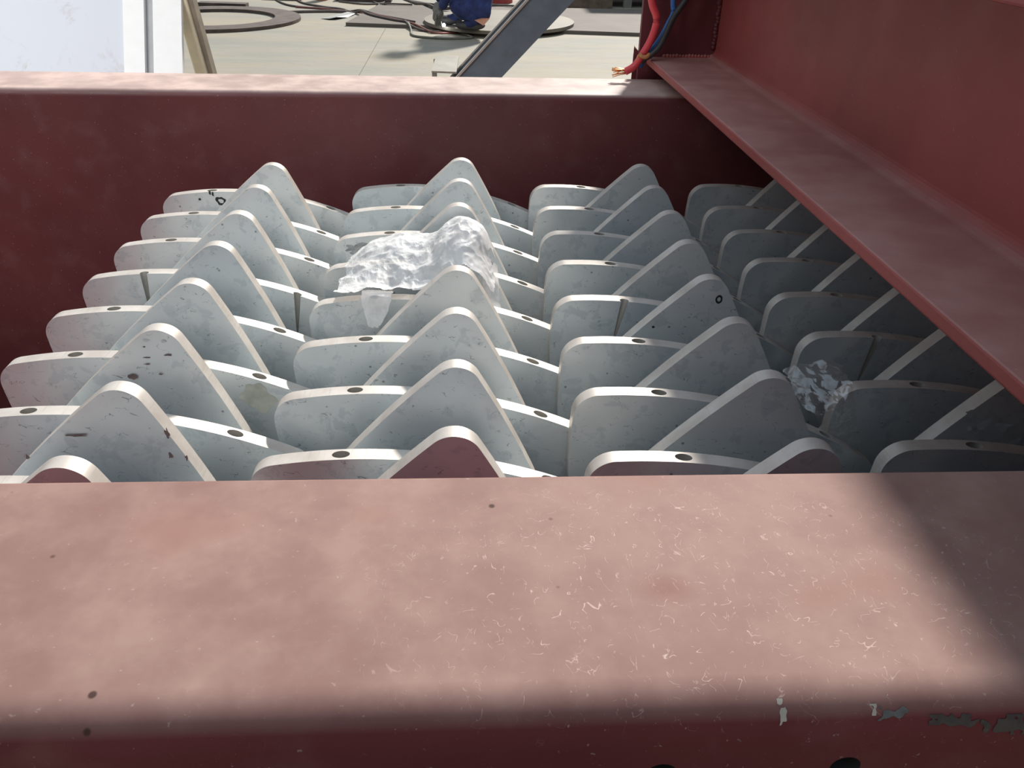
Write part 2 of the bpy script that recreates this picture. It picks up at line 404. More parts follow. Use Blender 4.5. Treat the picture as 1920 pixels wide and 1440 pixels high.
o = link('bottom_pan', bm, M['primer_dark'], frame)
for x in (-1.30, .86):
    for y in (.28, 1.60):
        bm = bmesh.new(); box(bm, x, x+.08, y, y+.09, -1.2, -1.15)
        o = link('foot', bm, M['primer_dark'], frame)

# ------------------------------------------------------------------ side girder lying along the right
gd = Vector((.388-.3632, .457-1.732, 0)).normalized(); gp = Vector((-gd.y, gd.x, 0))
if gp.x < 0: gp = -gp
G0 = V(.3632, 1.734, 0); GL = 1.95
gir = empty('side_girder', V(.50, .9, -.304), 'red primed I-shaped girder running along the right side of the frame', 'steel girder')
def gbox(bm, a0, a1, z0, z1, l0=0.0, l1=GL):
    q = []
    for z in (z0, z1):
        for a, l in ((a0, l0), (a1, l0), (a1, l1), (a0, l1)):
            q.append(G0+gd*l+gp*a+Vector((0, 0, z)))
    hexa(bm, q)
bm = bmesh.new(); gbox(bm, 0, .290, -.304, -.290); o = link('lower_flange', bm, M['primer_side'], gir); bevel(o, .0025); o['label'] = 'dusty lower flange'
bm = bmesh.new(); gbox(bm, .138, .150, -.290, -.065)
o = link('web', bm, M['primer_side'], gir)
bm = bmesh.new()
for s in (1, -1):       # root fillets between web and lower flange
    a = .138 if s == 1 else .150; R_ = .016; pts = []
    for k in range(7):
        t = k/6*PI/2; pts.append((a-s*(R_-R_*math.sin(t)), -.290+R_-R_*math.cos(t)))
    pts.append((a, -.290))
    prism(bm, [G0+gp*x+Vector((0, 0, z)) for x, z in pts], gd*GL)
o = link('root_fillet', bm, M['primer_side'], gir)
bm = bmesh.new(); gbox(bm, 0, .290, -.065, -.051); o = link('upper_flange', bm, M['primer_side'], gir); bevel(o, .0025)
bm = bmesh.new(); box(bm, .70, 1.35, .10, 2.0, -.063, -.053); o = link('added_shade_plate', bm, M['primer_side'], gir)  # unseen plate added to keep the sun off the rightmost row
bm = bmesh.new(); box(bm, 1.33, 1.342, .10, 2.0, -1.19, -.063); o = link('outer_panel', bm, M['primer_side'], gir)
bm = bmesh.new()
random.seed(4)
for k in range(30):     # bead of weld between web and end column
    z = -.27+k*.0068
    bmesh.ops.create_icosphere(bm, subdivisions=1, radius=.0055+random.random()*.002, matrix=Matrix.Translation(G0+gp*(.133+random.random()*.003)+gd*.003+Vector((0, 0, z))))
o = link('weld_bead', bm, M['primer_dark'], gir, smooth=True)
bm = bmesh.new()
for k in range(16):
    bmesh.ops.create_icosphere(bm, subdivisions=1, radius=.0045+random.random()*.002, matrix=Matrix.Translation(G0+gp*(.035+k*.0065)+gd*.002+Vector((0, 0, -.289))))
o = link('weld_bead', bm, M['primer_side'], gir, smooth=True)

col = empty('end_column', V(.5, 1.8, -1.2), 'dark red steel column standing at the far end of the right girder', 'steel column')
bm = bmesh.new()
hexa(bm, [V(.356, 1.7345, -1.2), V(.66, 1.7345, -1.2), V(.66, 1.7485, -1.2), V(.356, 1.7485, -1.2), V(.343, 1.7345, .10), V(.66, 1.7345, .10), V(.66, 1.7485, .10), V(.343, 1.7485, .10)])
o = link('front_flange', bm, M['primer_dark'], col)
bm = bmesh.new(); box(bm, .496, .506, 1.7485, 1.90, -1.2, .10); link('web', bm, M['primer_dark'], col)
bm = bmesh.new(); box(bm, .41, .66, 1.90, 1.914, -1.2, .10); link('back_flange', bm, M['primer_dark'], col)
br = empty('angle_bracket', V(.35, 1.76, -.35), 'small red bracket poking out left of the dark column above the far beam', 'bracket')
bm = bmesh.new()
prism(bm, [V(.3390, 1.752, -1.2), V(.3390, 1.752, -.288), V(.358, 1.752, -.305), V(.358, 1.752, -1.2)], Vector((0, .004, 0)))
link('front_plate', bm, M['primer_dark'], br)
bm = bmesh.new()
hexa(bm, [V(.3385, 1.7505, -.290), V(.3585, 1.7505, -.309), V(.3585, 1.768, -.309), V(.3415, 1.768, -.290), V(.3385, 1.7505, -.274), V(.3585, 1.7505, -.292), V(.3585, 1.768, -.292), V(.3415, 1.768, -.274)])
o = link('top_plate', bm, M['primer'], br); o['label'] = 'pale dusty top'

# ------------------------------------------------------------------ the steel plates: rounded triangles with bulging sides
T = .0165
SHAPE = {'a': (.179, .4905, .0278, 0.0), 'p': (.1903, 1.0592, .0251, 0.0)}   # corner circle, side bulge radius, corner radius
def outline(RV, RHO, RF, c=0.0):
    """inner bulged triangle grown by RF; a side bulges up (+Z), corners at 60, 180 and 300 degrees"""
    L = math.sqrt(3)*RV; ha = math.asin(L/2/RHO); pts = []
    Rm = RV/2+RHO*(1-math.cos(ha)); rad = RF-c
    for s in range(3):
        mid = PI/2-s*2*PI/3
        cx, cz = math.cos(mid)*(Rm-RHO), math.sin(mid)*(Rm-RHO); R_ = RHO+rad
        for k in range(29):
            a = mid+ha-2*ha*k/28; pts.append((cx+R_*math.cos(a), cz+R_*math.sin(a)))
        vd = mid-PI/3; vx, vz = RV*math.cos(vd), RV*math.sin(vd)
        a0 = mid-ha; a1 = mid-2*PI/3+ha
        for k in range(1, 16):
            a = a0+(a1-a0)*k/16; pts.append((vx+rad*math.cos(a), vz+rad*math.sin(a)))
    return pts
def plate_mesh(kind, slots=()):
    bm = bmesh.new(); ol = outline(*SHAPE[kind])
    a = [bm.verts.new((x, -T/2, z)) for x, z in ol]; b = [bm.verts.new((x, T/2, z)) for x, z in ol]; n = len(a)
    bm.faces.new(a).material_index = 0; bm.faces.new(b[::-1]).material_index = 0
    for i in range(n):
        bm.faces.new((a[i], a[(i+1) % n], b[(i+1) % n], b[i])).material_index = 1
    o = link('tmp', bm, [M['face'], M['edge'], M['bore']])
    cb = bmesh.new()
    cyl(cb, (0, -.05, 0), (0, .05, 0), .048, mi=2, seg=40)
    if kind == 'a':
        for sgn in (-1, 1):
            n0 = len(cb.verts)
            if sgn in slots:      # drilled off line so the bore breaks out through the face
                cyl(cb, (sgn*.104, 0, .165), (sgn*.104+(.011 if sgn < 0 else .004), 0, .070), .0078, .0024, mi=2)
                cb.verts.ensure_lookup_table()
                for v_ in list(cb.verts)[n0:]: v_.co.y = v_.co.y*.85-.0045-(.165-v_.co.z)*.02
            else:
                cyl(cb, (sgn*.104, 0, .165), (sgn*.100, 0, .115), .0084, mi=2)
                cb.verts.ensure_lookup_table()
                for v_ in list(cb.verts)[n0:]: v_.co.y *= .66
    bool_cut(o, cb, [M['face'], M['edge'], M['bore']])
    sharp_smooth(o, 30)
    me = o.data; bpy.data.objects.remove(o)
    return me
PM = plate_mesh('a'); PM_P = plate_mesh('p'); PM_L = plate_mesh('a', (-1,)); PM_LR = plate_mesh('a', (-1, 1))
PITCH = .115
ROWS = [  # centre x, centre z, clockwise tilt of arched and of pointed plates (deg), first plate y, words
    (-.364, -.6065, 8.8, 12.5, 1.391, 'leftmost row'),
    (-.0444, -.609, 9.4, 9.0, 1.4285, 'second row from the left'),
    (.2605, -.612, 16.3, 9.8, 1.4105, 'third row from the left'),
    (.557, -.614, 15.4, 6.0, 1.4285, 'rightmost row under the red girder')]
ORD = ['farthest, against the far wall', 'second from the far wall', 'third from the far wall', 'fourth from the far wall', 'fourth from the front beam', 'third from the front beam', 'second from the front beam', 'nearest the front beam']
LOOK = {(0, 0, 'a'): 'with a black ring mark', (0, 3, 'a'): 'with two torn-open bolt holes', (2, 4, 'a'): 'with a nail-shaped gouge below its hole',
        (3, 5, 'a'): 'with a notched hole and streaks', (1, 2, 'a'): 'with grey blotches, half under plastic film', (1, 3, 'a'): 'lying under the white plastic film',
        (0, 5, 'p'): 'with dents along its blunt tip', (2, 4, 'p'): 'with a small black square mark', (3, 6, 'p'): 'with pale blotches',
        (1, 4, 'a'): 'with a tongue of film hanging over it', (3, 6, 'a'): 'with clear film crumpled on its left end', (1, 2, 'p'): 'with film draped on its right flank'}
src_arch = src_point = None; PLATES = {}
random.seed(11)
for c, (cx, cz, tilt_a, tilt_p, y0, words) in enumerate(ROWS):
    for k in range(8):
        for kind in ('a', 'p'):
            me = PM if kind == 'a' else PM_P; tilt = tilt_a if kind == 'a' else tilt_p
            if kind == 'a':
                if (c, k) in ((0, 3),): me = PM_LR
                elif (c, k) in ((2, 4), (3, 5)): me = PM_L
            src = src_arch if kind == 'a' else src_point
            if src is None:
                o = bpy.data.objects.new('arched_plate' if kind == 'a' else 'pointed_plate', me)
                if kind == 'a': src_arch = o
                else: src_point = o
            else:
                o = src.copy(); o.data = me
            C.objects.link(o)
            y = y0-k*PITCH-(PITCH/2 if kind == 'p' else 0)
            o.location = V(cx, y, cz)
            o.rotation_euler = (0, math.radians(tilt+random.uniform(-.35, .35)+(180 if kind == 'p' else 0)), 0)
            look = LOOK.get((c, k, kind), '')
            lb = ('grey steel plate, curved edge up' if kind == 'a' else 'grey steel plate, point up')
            tag(o, f'{lb}, {words}, {ORD[k]}'.replace(' row under the red girder', ' row').replace(', against the far wall', ''), 'steel plate', f'steel plates in the {words}')
            PLATES[c, k, kind] = o
            if look: o['label'] = f'{"arched" if kind == "a" else "pointed"} steel plate {look}, {words.replace(" under the red girder", "")}'
for c, (cx, cz, _a, _p, y0, words) in enumerate(ROWS):
    bm = bmesh.new(); cyl(bm, V(cx, Y_NB+.0005, cz), V(cx, Y_FF-.0005, cz), .0465, seg=40)
    o = link('rotor_shaft', bm, M['shaft'], smooth=False); tag(o, f'dark round shaft carrying the plates of the {words}'.replace(' under the red girder', ''), 'shaft', 'shafts through the plates')

# ------------------------------------------------------------------ crumpled plastic film
M['mark_black'] = simple('black_paint_mark', (.02, .02, .022), .6); M['mark_pale'] = simple('pale_zinc_blotch_and_glint', (.62, .66, .66), .55, .2, .15, 90)
M['mark_grey'] = simple('dull_grey_blotch', (.36, .37, .37), .5, .2, .25, 120); M['mark_olive'] = simple('olive_oil_stain', (.50, .51, .44), .5, .2, .15, 60)
M['scuff'] = simple('brown_scuff', (.17, .12, .11), .6, .2, .2, 200)
def marks(key, spots, mm, name, ragged=.35, ring=False):
    """thin irregular patches lying on a plate's front face"""
    o = PLATES[key]; yf = o.location.y-T/2
    for n_, (x, z, w_, h_) in enumerate(spots):
        yf = o.location.y-T/2-.0003*n_
        bm = bmesh.new(); outer = []; inner = []
        for i in range(28):
            a = 2*PI*i/28; k_ = 1+ragged*noise.noise(Vector((math.cos(a)*1.6+x*90, math.sin(a)*1.6+z*90, .5)))*1.6
            outer.append(bm.verts.new(V(x+w_*k_*math.cos(a), yf-.0003, z+h_*k_*math.sin(a))))
            if ring: inner.append(bm.verts.new(V(x+w_*.5*k_*math.cos(a), yf-.0003, z+h_*.5*k_*math.sin(a))))
        if ring:
            for i in range(28): bm.faces.new((outer[i], outer[(i+1) % 28], inner[(i+1) % 28], inner[i]))
        else: bm.faces.new(outer)
        m_ = link(name, bm, mm); m_.parent = o; m_.matrix_parent_inverse = o.matrix_basis.inverted()
marks((0, 0, 'a'), [(-.4293, -.4764, .0085, .0085)], M['mark_black'], 'paint_ring', .3, True)
marks((0, 0, 'a'), [(-.446, -.462, .0018, .004), (-.4415, -.464, .0015, .004), (-.4655, -.4735, .002, .002), (-.416, -.479, .006, .0012)], M['mark_black'], 'paint_speck')
marks((2, 4, 'p'), [(.3051, -.4258, .0045, .0060)], M['mark_black'], 'paint_mark', .1, True)
marks((2, 4, 'p'), [(.2282, -.4638, .0016, .0016)], M['mark_black'], 'paint_speck')
marks((3, 6, 'p'), [(.517, -.4544, .006, .005), (.5376, -.4647, .008, .007), (.5573, -.4716, .009, .006), (.5763, -.4925, .006, .007), (.5196, -.4712, .004, .004)], M['mark_pale'], 'zinc_blotch', .6)
marks((1, 2, 'a'), [(-.180, -.484, .010, .007), (-.158, -.485, .012, .007), (-.170, -.495, .012, .006), (-.130, -.485, .010, .005)], M['mark_grey'], 'grey_blotch', .7)
marks((0, 5, 'p'), [(-.3373, -.4146, .0012, .0008), (-.3373, -.4273, .0035, .0008), (-.3143, -.4242, .004, .0009), (-.3384, -.435, .003, .0008), (-.3559, -.45, .005, .0028), (-.3265, -.4469, .002, .0008)], M['scuff'], 'scuff_mark', .4)
marks((0, 5, 'p'), [(-.3341, -.4071, .0035, .0015), (-.316, -.4084, .003, .0015)], M['mark_pale'], 'dent_glint', .3)  # pale patches that paint the light glinting on the dents
marks((0, 6, 'p'), [(-.2837, -.4436, .0018, .007), (-.2858, -.469, .0018, .0035), (-.2713, -.4717, .0012, .003), (-.3663, -.4444, .010, .0014), (-.4176, -.4685, .002, .0022)], M['scuff'], 'scuff_mark', .5)
marks((0, 5, 'a'), [(-.2467, -.5145, .016, .018)], M['mark_olive'], 'oil_stain', .5)

def catm(p, t):
    n = len(p)-1; f = t*n; i = min(int(f), n-1); k = f-i
    a, b, c_, d = p[max(i-1, 0)], p[i], p[i+1], p[min(i+2, n)]
    return .5*((2*b)+(c_-a)*k+(2*a-5*b+4*c_-d)*k*k+(3*b-a-3*c_+d)*k**3)
def film_sheet(bm, rows, nu, nv, amp, seed, ragged=.10):
    R_ = [[Vector(p) for p in r] for r in rows]; g = {}
    for i in range(nu):
        u = i/(nu-1); colp = [catm(r, u) for r in R_]
        for j in range(nv):
            v = j/(nv-1); p = catm(colp, v)
            e = min(u, 1-u, v, 1-v)
            if e < ragged*(.5+noise.noise(Vector((u*6, v*6, seed)))): continue
            q = Vector((p.x, p.y*.8, p.z))*19+Vector((seed*3.1, seed, 0))
            n1 = noise.noise_vector(q*.8); n2 = noise.noise_vector(q*2.1+Vector((7, 3, 1))); n3 = noise.noise_vector(q*4.5)
            rid = .4-abs(noise.noise(q*1.3)); rid2 = .4-abs(noise.noise(q*3.0+Vector((3, 9, 2)))); rid3 = .4-abs(noise.noise(q*6.5+Vector((1, 5, 8))))
            d = n1*.9+n2*.3+n3*.05+Vector((0, -.35, 1))*(rid*1.1+rid2*.6+rid3*.2)
            g[i, j] = bm.verts.new(p+Vector((0, 0, H0))+d*amp)
    for i in range(nu-1):
        for j in range(nv-1):
            ks = [(i, j), (i+1, j), (i+1, j+1), (i, j+1)]
            if all(k_ in g for k_ in ks): bm.faces.new([g[k_] for k_ in ks])
bm = bmesh.new()
film_sheet(bm, [
 [(-.1722, 1.115, -.4728), (-.1352, 1.115, -.4429), (-.0909, 1.115, -.4329), (-.05, 1.115, -.4304), (-.0229, 1.115, -.4197), (.004, 1.115, -.4196), (.0273, 1.115, -.4449)],
 [(-.1822, 1.075, -.4697), (-.1425, 1.075, -.4413), (-.1007, 1.075, -.4269), (-.0598, 1.075, -.4200), (-.0205, 1.075, -.3930), (.0113, 1.075, -.4046), (.0332, 1.075, -.4474)],
 [(-.185, 1.03, -.4699), (-.1454, 1.03, -.4461), (-.1016, 1.03, -.4383), (-.0581, 1.03, -.4200), (-.0141, 1.03, -.3840), (.018, 1.03, -.3980), (.0393, 1.03, -.4459)],
 [(-.1838, .985, -.4632), (-.141, .985, -.4532), (-.1002, .985, -.4494), (-.0598, .985, -.4320), (-.0209, .985, -.4060), (.0103, .985, -.4115), (.0366, .985, -.4572)],
 [(-.1765, .95, -.4528), (-.1342, .95, -.4498), (-.0996, .95, -.4498), (-.0622, .95, -.4529), (-.0274, .95, -.426), (.0031, .95, -.426), (.0399, .95, -.4753)]], 120, 90, .0080, 1.0)
film_sheet(bm, [
 [(-.1429, .975, -.4563), (-.1296, .975, -.4547), (-.1158, .975, -.4563), (-.1, .975, -.4586)],
 [(-.1408, .954, -.4593), (-.1276, .954, -.4563), (-.1119, .954, -.4563), (-.1004, .954, -.4578)],
 [(-.1388, .95, -.4749), (-.1272, .95, -.475), (-.1148, .95, -.475), (-.1058, .95, -.4742)],
 [(-.133, .947, -.4944), (-.1264, .947, -.4992), (-.1193, .947, -.496), (-.1148, .947, -.4898)]], 28, 40, .0035, 4.0, .05)
film_sheet(bm, [
 [(.0182, 1.04, -.4266), (.0255, 1.04, -.4329), (.033, 1.04, -.4423), (.0397, 1.04, -.4503)],
 [(.0176, 1.0, -.4484), (.0248, 1.0, -.4562), (.0328, 1.0, -.4641), (.0401, 1.0, -.4736)],
 [(.0195, .985, -.4728), (.0268, .985, -.4848), (.0341, .985, -.4968), (.043, .985, -.505)],
 [(.0245, .98, -.4903), (.0312, .98, -.5065), (.0386, .98, -.5188), (.0468, .98, -.5288)]], 26, 40, .004, 7.0, .05)
o = link('plastic_film', bm, M['film']); tag(o, 'crumpled whitish plastic film draped over plates of the second row', 'plastic film')
bm = bmesh.new()
film_sheet(bm, [
 [(.3659, .8, -.4799), (.3861, .8, -.4727), (.4178, .8, -.4715), (.4394, .8, -.476)],
 [(.3654, .775, -.4821), (.3924, .775, -.4708), (.4145, .775, -.4667), (.4324, .775, -.4682)],
 [(.3629, .745, -.4846), (.3908, .745, -.4728), (.4074, .745, -.4611), (.4225, .745, -.4584)],
 [(.3729, .724, -.4872), (.3893, .724, -.4803), (.4056, .724, -.4735), (.42, .724, -.4736)],
 [(.3915, .722, -.5147), (.4063, .722, -.5127), (.4216, .722, -.5129), (.4351, .722, -.513)],
 [(.4025, .72, -.5393), (.418, .72, -.5395), (.4304, .72, -.5396), (.4447, .72, -.5398)]], 60, 90, .009, 11.0, .04)
o = link('plastic_film', bm, M['film_clear']); tag(o, 'thin clear plastic film crumpled in the shade over the rightmost row', 'plastic film')

# ------------------------------------------------------------------ the cut cable ends hanging in front of the column
cb_ = empty('cable_bundle', V(.35, 1.69, -.28), 'red, blue and black wires with bare copper end hanging by the dark column', 'electric cable')
bm = bmesh.new(); tube(bm, [V(.345, 1.70, -.02), V(.343, 1.69, -.11), V(.352, 1.69, -.18), V(.3655, 1.69, -.213), V(.360, 1.69, -.247), V(.345, 1.69, -.278), V(.331, 1.69, -.300), V(.313, 1.69, -.3115)], .0072, 14)
link('red_wire', bm, M['wire_red'], cb_, True)
bm = bmesh.new(); tube(bm, [V(.39, 1.70, -.02), V(.394, 1.69, -.11), V(.396, 1.70, -.18), V(.399, 1.70, -.203), V(.391, 1.702, -.225), V(.376, 1.702, -.256), V(.358, 1.70, -.279), V(.349, 1.698, -.291), V(.3425, 1.697, -.304)], .0052, 12)
link('blue_wire', bm, M['wire_blue'], cb_, True)
bm = bmesh.new(); tube(bm, [V(.47, 1.70, -.06), V(.437, 1.69, -.14), V(.415, 1.685, -.181), V(.397, 1.685, -.210), V(.386, 1.685, -.238), V(.376, 1.685, -.262), V(.362, 1.685, -.277), V(.350, 1.69, -.2855), V(.347, 1.695, -.292)], .0060, 12)
link('black_wire', bm, M['wire_black'], cb_, True)
bm = bmesh.new(); random.seed(3)
for k in range(14):
    a = Vector((.3155, 1.69+random.uniform(-.004, .004), H0-.3105+random.uniform(-.004, .004)))
    b = a+Vector((-.018-.012*random.random(), random.uniform(-.006, .006), random.uniform(-.010, .006)))
    tube(bm, [a, (a+b)/2+Vector((0, 0, .001)), b], .0009, 5, sm=2)
link('copper_strands', bm, M['copper'], cb_, True)
bm = bmesh.new()
tube(bm, [V(.338, 1.683, -.276), V(.343, 1.679, -.281), V(.351, 1.679, -.281), V(.357, 1.684, -.277)], .004, 8)
tube(bm, [V(.337, 1.686, -.279), V(.335, 1.688, -.287), V(.333, 1.688, -.291)], .003, 8)
link('tape', bm, M['tie'], cb_, True)

# ------------------------------------------------------------------ leaning things just behind the frame
LEAN = math.tan(math.radians(29))
def lean_pt(x, z, off=0.0):
    return V(x, 2.705+(z+.51)*LEAN-off, z)
def leaning(bm, xa0, xb0, xa1, xb1, z0, z1, off, th, mi=0):
    hexa(bm, [lean_pt(xa0, z0, off), lean_pt(xb0, z0, off), lean_pt(xb0, z0, off+th), lean_pt(xa0, z0, off+th),
              lean_pt(xa1, z1, off), lean_pt(xb1, z1, off), lean_pt(xb1, z1, off+th), lean_pt(xa1, z1, off+th)], mi)
bm = bmesh.new(); leaning(bm, -2.35, -1.062, -2.35, -1.062, -1.195, .45, 0, .012)
o = link('leaning_sheet', bm, M['sheet']); tag(o, 'large smudged white sheet leaning back at the upper left', 'sheet')
po = empty('white_post', V(-.97, 2.3, -1.2), 'bright white grooved post leaning beside the smudged white sheet', 'post')
bm = bmesh.new(); leaning(bm, -1.060, -1.000, -1.060, -.993, -1.195, .45, 0, .02); o = link('face_board', bm, M['white'], po)
bm = bmesh.new(); leaning(bm, -.975, -.8865, -.965, -.880, -1.195, .45, 0, .02); o = link('face_board', bm, M['white'], po)
bm = bmesh.new(); leaning(bm, -1.000, -.975, -.993, -.965, -1.195, .45, -.006, .008); o = link('groove', bm, M['white_groove'], po); o['label'] = 'recessed groove, its shade coloured grey'
pl = empty('cream_pole', V(-.85, 2.8, -1.2), 'worn cream pole with brown side leaning beside the white post', 'pole')
def pole(bm, xa, xb, y0, y1):
    dx = .118
    z0, z1 = -1.195, .5
    f = lambda x, z: x-(z+.531)*dx
    hexa(bm, [V(f(xa, z0), y0, z0), V(f(xb, z0), y0, z0), V(f(xb, z0), y1, z0), V(f(xa, z0), y1, z0), V(f(xa, z1), y0, z1), V(f(xb, z1), y0, z1), V(f(xb, z1), y1, z1), V(f(xa, z1), y1, z1)])
PXA, PXB, PXC = -.8855, -.8445, -.829
bm = bmesh.new(); pole(bm, PXA, PXB, 2.80, 2.85); o = link('pole_body', bm, M['cream'], pl); bevel(o, .006, 4)
bm = bmesh.new(); pole(bm, PXB, PXC, 2.808, 2.85); o = link('side_strip', bm, M['brown_edge'], pl); o['label'] = 'dark brown side strip'  # darker brown strip along the pole's right side

# blue-grey inclined channel
ch = empty('inclined_channel', V(-.1, 2.92, -.60), 'blue-grey steel channel rising diagonally to the right beyond the far beam', 'steel channel')
def slab(bm, y0, y1, a, b, s0, s1):
    """a band parallel to the channel: a and b are the left and right x at height -.551, slope follows the channel"""
    k = .2255/.235
    f = lambda x, z: x+(z+.551)*k
    hexa(bm, [V(f(a, s0), y0, s0), V(f(b, s0), y0, s0), V(f(b, s0), y1, s0), V(f(a, s0), y1, s0), V(f(a, s1), y0, s1), V(f(b, s1), y0, s1), V(f(b, s1), y1, s1), V(f(a, s1), y1, s1)])
bm = bmesh.new(); slab(bm, 2.895, 2.903, -.029, .120, -.80, .35); o = link('side_plate', bm, M['blue_steel'], ch)
bm = bmesh.new(); slab(bm, 2.888, 2.906, -.036, -.027, -.80, .35); o = link('top_edge', bm, M['blue_edge'], ch); o['label'] = 'pale upper edge'  # paler strip along the side plate's upper edge
bm = bmesh.new(); slab(bm, 3.02, 3.028, -.029, .120, -.80, .35); o = link('side_plate', bm, M['blue_steel'], ch)
bm = bmesh.new(); slab(bm, 3.016, 3.032, -.035, -.028, -.80, .35); o = link('top_edge', bm, M['blue_edge'], ch)
bm = bmesh.new(); slab(bm, 2.903, 3.02, .05, .058, -.80, .35); o = link('inner_plate', bm, M['darkgrey'], ch)
bm = bmesh.new(); box(bm, -.40, -.12, 2.88, 3.04, -1.2, -1.18); box(bm, -.30, -.26, 2.93, 2.99, -1.18, -.79); link('foot', bm, M['blue_steel'], ch)
bk = empty('end_bracket', V(-.08, 2.98, -.60), 'small beige square plate on legs beside the lower end of the blue-grey channel', 'bracket')
bm = bmesh.new(); hexa(bm, [V(-.124, 2.90, -.546), V(-.040, 2.90, -.548), V(-.033, 3.08, -.528), V(-.115, 3.08, -.528), V(-.124, 2.90, -.540), V(-.040, 2.90, -.542), V(-.033, 3.08, -.522), V(-.115, 3.08, -.522)])
link('plate', bm, M['bracket'], bk)
for x0, y0_ in ((-.123, 2.902), (-.123, 3.06), (-.05, 3.06)):
    bm = bmesh.new(); box(bm, x0, x0+.011, y0_, y0_+.012, -1.2, -.545 if y0_ < 3 else -.53); link('leg', bm, M['grey'], bk)

# ------------------------------------------------------------------ steel on the far floor
bm = bmesh.new()
ctr = V(-2.52, 8.88, -1.2); n = 72
ro = [[], [], [], []]
for k in range(n):
    a = 2*PI*k/n
    for j, (rad, z) in enumerate(((.84, 0), (.84, .03), (.59, .03), (.59, 0))):
        ro[j].append(bm.verts.new(ctr+Vector((rad*math.cos(a), rad*math.sin(a), z))))
for k in range(n):
    for j in range(4):
        bm.faces.new((ro[j][k], ro[j][(k+1) % n], ro[(j+1) % 4][(k+1) % n], ro[(j+1) % 4][k]))
o = link('steel_ring', bm, M['rust']); tag(o, 'large flat rusty steel ring lying on the floor', 'steel ring')
bm = bmesh.new(); hexa(bm, [V(-2.93, 9.78, -1.2), V(-2.40, 9.72, -1.2), V(-2.40, 9.86, -1.2), V(-2.93, 9.92, -1.2), V(-2.93, 9.78, -1.15), V(-2.40, 9.72, -1.15), V(-2.40, 9.86, -1.15), V(-2.93, 9.92, -1.15)])
o = link('steel_bar', bm, M['rust']); tag(o, 'short brown steel bar lying behind the rusty ring', 'steel bar')
bm = bmesh.new(); hexa(bm, [V(-1.19, 8.62, -1.2), V(2.9, 8.10, -1.2), V(3.3, 10.0, -1.2), V(-1.0, 10.05, -1.2), V(-1.19, 8.62, -1.168), V(2.9, 8.10, -1.168), V(3.3, 10.0, -1.168), V(-1.0, 10.05, -1.168)])
o = link('base_plate', bm, M['millplate']); tag(o, 'large thick brownish steel plate lying flat under the crouching worker', 'steel plate')
bm = bmesh.new(); cyl(bm, V(.312, 8.76, -1.168), V(.312, 8.76, -1.138), .745, seg=72)
o = link('round_plate', bm, M['pale_disc']); tag(o, 'pale round steel disc the worker is welding on', 'steel disc')
bm = bmesh.new(); hexa(bm, [V(1.15, 10.10, -1.168), V(1.68, 10.25, -1.2), V(1.66, 10.43, -1.2), V(1.12, 10.28, -1.2), V(1.15, 10.10, -1.09), V(1.68, 10.25, -1.09), V(1.66, 10.43, -1.09), V(1.12, 10.28, -1.09)])
for v_ in bm.verts: pass
o = link('timber_block', bm, M['wood']); tag(o, 'brown weathered block on the floor right of the blue-grey channel', 'block')
bm = bmesh.new(); box(bm, 1.22, 1.48, 10.62, 10.80, -1.2, -.95)
o = link('pale_box', bm, M['grey']); tag(o, 'pale box partly seen behind the brown block at the top edge', 'box')
tb = empty('work_stand', V(2.0, 10.6, -1.2), 'dark grey stand with a pale leg left of the dark column', 'stand')
bm = bmesh.new(); box(bm, 1.84, 1.93, 10.38, 10.46, -1.2, -.55); o = link('leg', bm, M['grey'], tb); o['label'] = 'pale leg'
bm = bmesh.new(); box(bm, 2.7, 2.79, 10.38, 10.46, -1.2, -.55); link('leg', bm, M['grey'], tb)
bm = bmesh.new(); box(bm, 1.62, 2.85, 10.46, 11.2, -1.13, -1.08); link('shelf', bm, M['darkgrey'], tb)
bm = bmesh.new(); box(bm, 1.62, 2.85, 10.40, 11.2, -.55, -.5); link('top', bm, M['darkgrey'], tb)
for x in (1.66, 2.78):
    bm = bmesh.new(); box(bm, x, x+.06, 11.1, 11.16, -1.2, -.55); link('leg', bm, M['darkgrey'], tb)
for nm, x, y, r, hgt, mm, lb in (('red_drum', .39, 10.72, .17, .5, 'redpaint', 'red drum standing behind the crouching worker'), ('copper_coloured_pot', -1.72, 10.62, .075, .2, 'copperpot', 'small copper-red pot standing at the top edge')):
    d = empty(nm, V(x, y, -1.2), lb, 'drum' if 'drum' in nm else 'pot')
    bm = bmesh.new(); cyl(bm, V(x, y, -1.2), V(x, y, -1.2+hgt), r*.88, r, seg=32); link('body', bm, M[mm], d)
    bm = bmesh.new(); cyl(bm, V(x, y, -1.2+hgt), V(x, y, -1.19+hgt), r*1.03, seg=32); link('rim', bm, M[mm], d)
bm = bmesh.new(); hexa(bm, [V(-1.55, 10.55, -1.2), V(-.9, 10.5, -1.2), V(-.9, 10.7, -1.2), V(-1.55, 10.75, -1.2), V(-1.55, 10.55, -1.13), V(-.9, 10.5, -1.13), V(-.9, 10.7, -1.13), V(-1.55, 10.75, -1.13)])
o = link('steel_offcut', bm, M['rust']); tag(o, 'dark brown steel offcut at the top edge behind the cables', 'steel offcut')
bm = bmesh.new(); hexa(bm, [V(-2.40, 10.55, -1.2), V(-1.95, 10.5, -1.2), V(-1.95, 10.6, -1.2), V(-2.40, 10.65, -1.2), V(-2.40, 10.55, -1.17), V(-1.95, 10.5, -1.17), V(-1.95, 10.6, -1.17), V(-2.40, 10.65, -1.17)])
o = link('steel_offcut', bm, M['rust']); tag(o, 'thin brown steel strip at the top edge left of the copper-red pot', 'steel offcut')

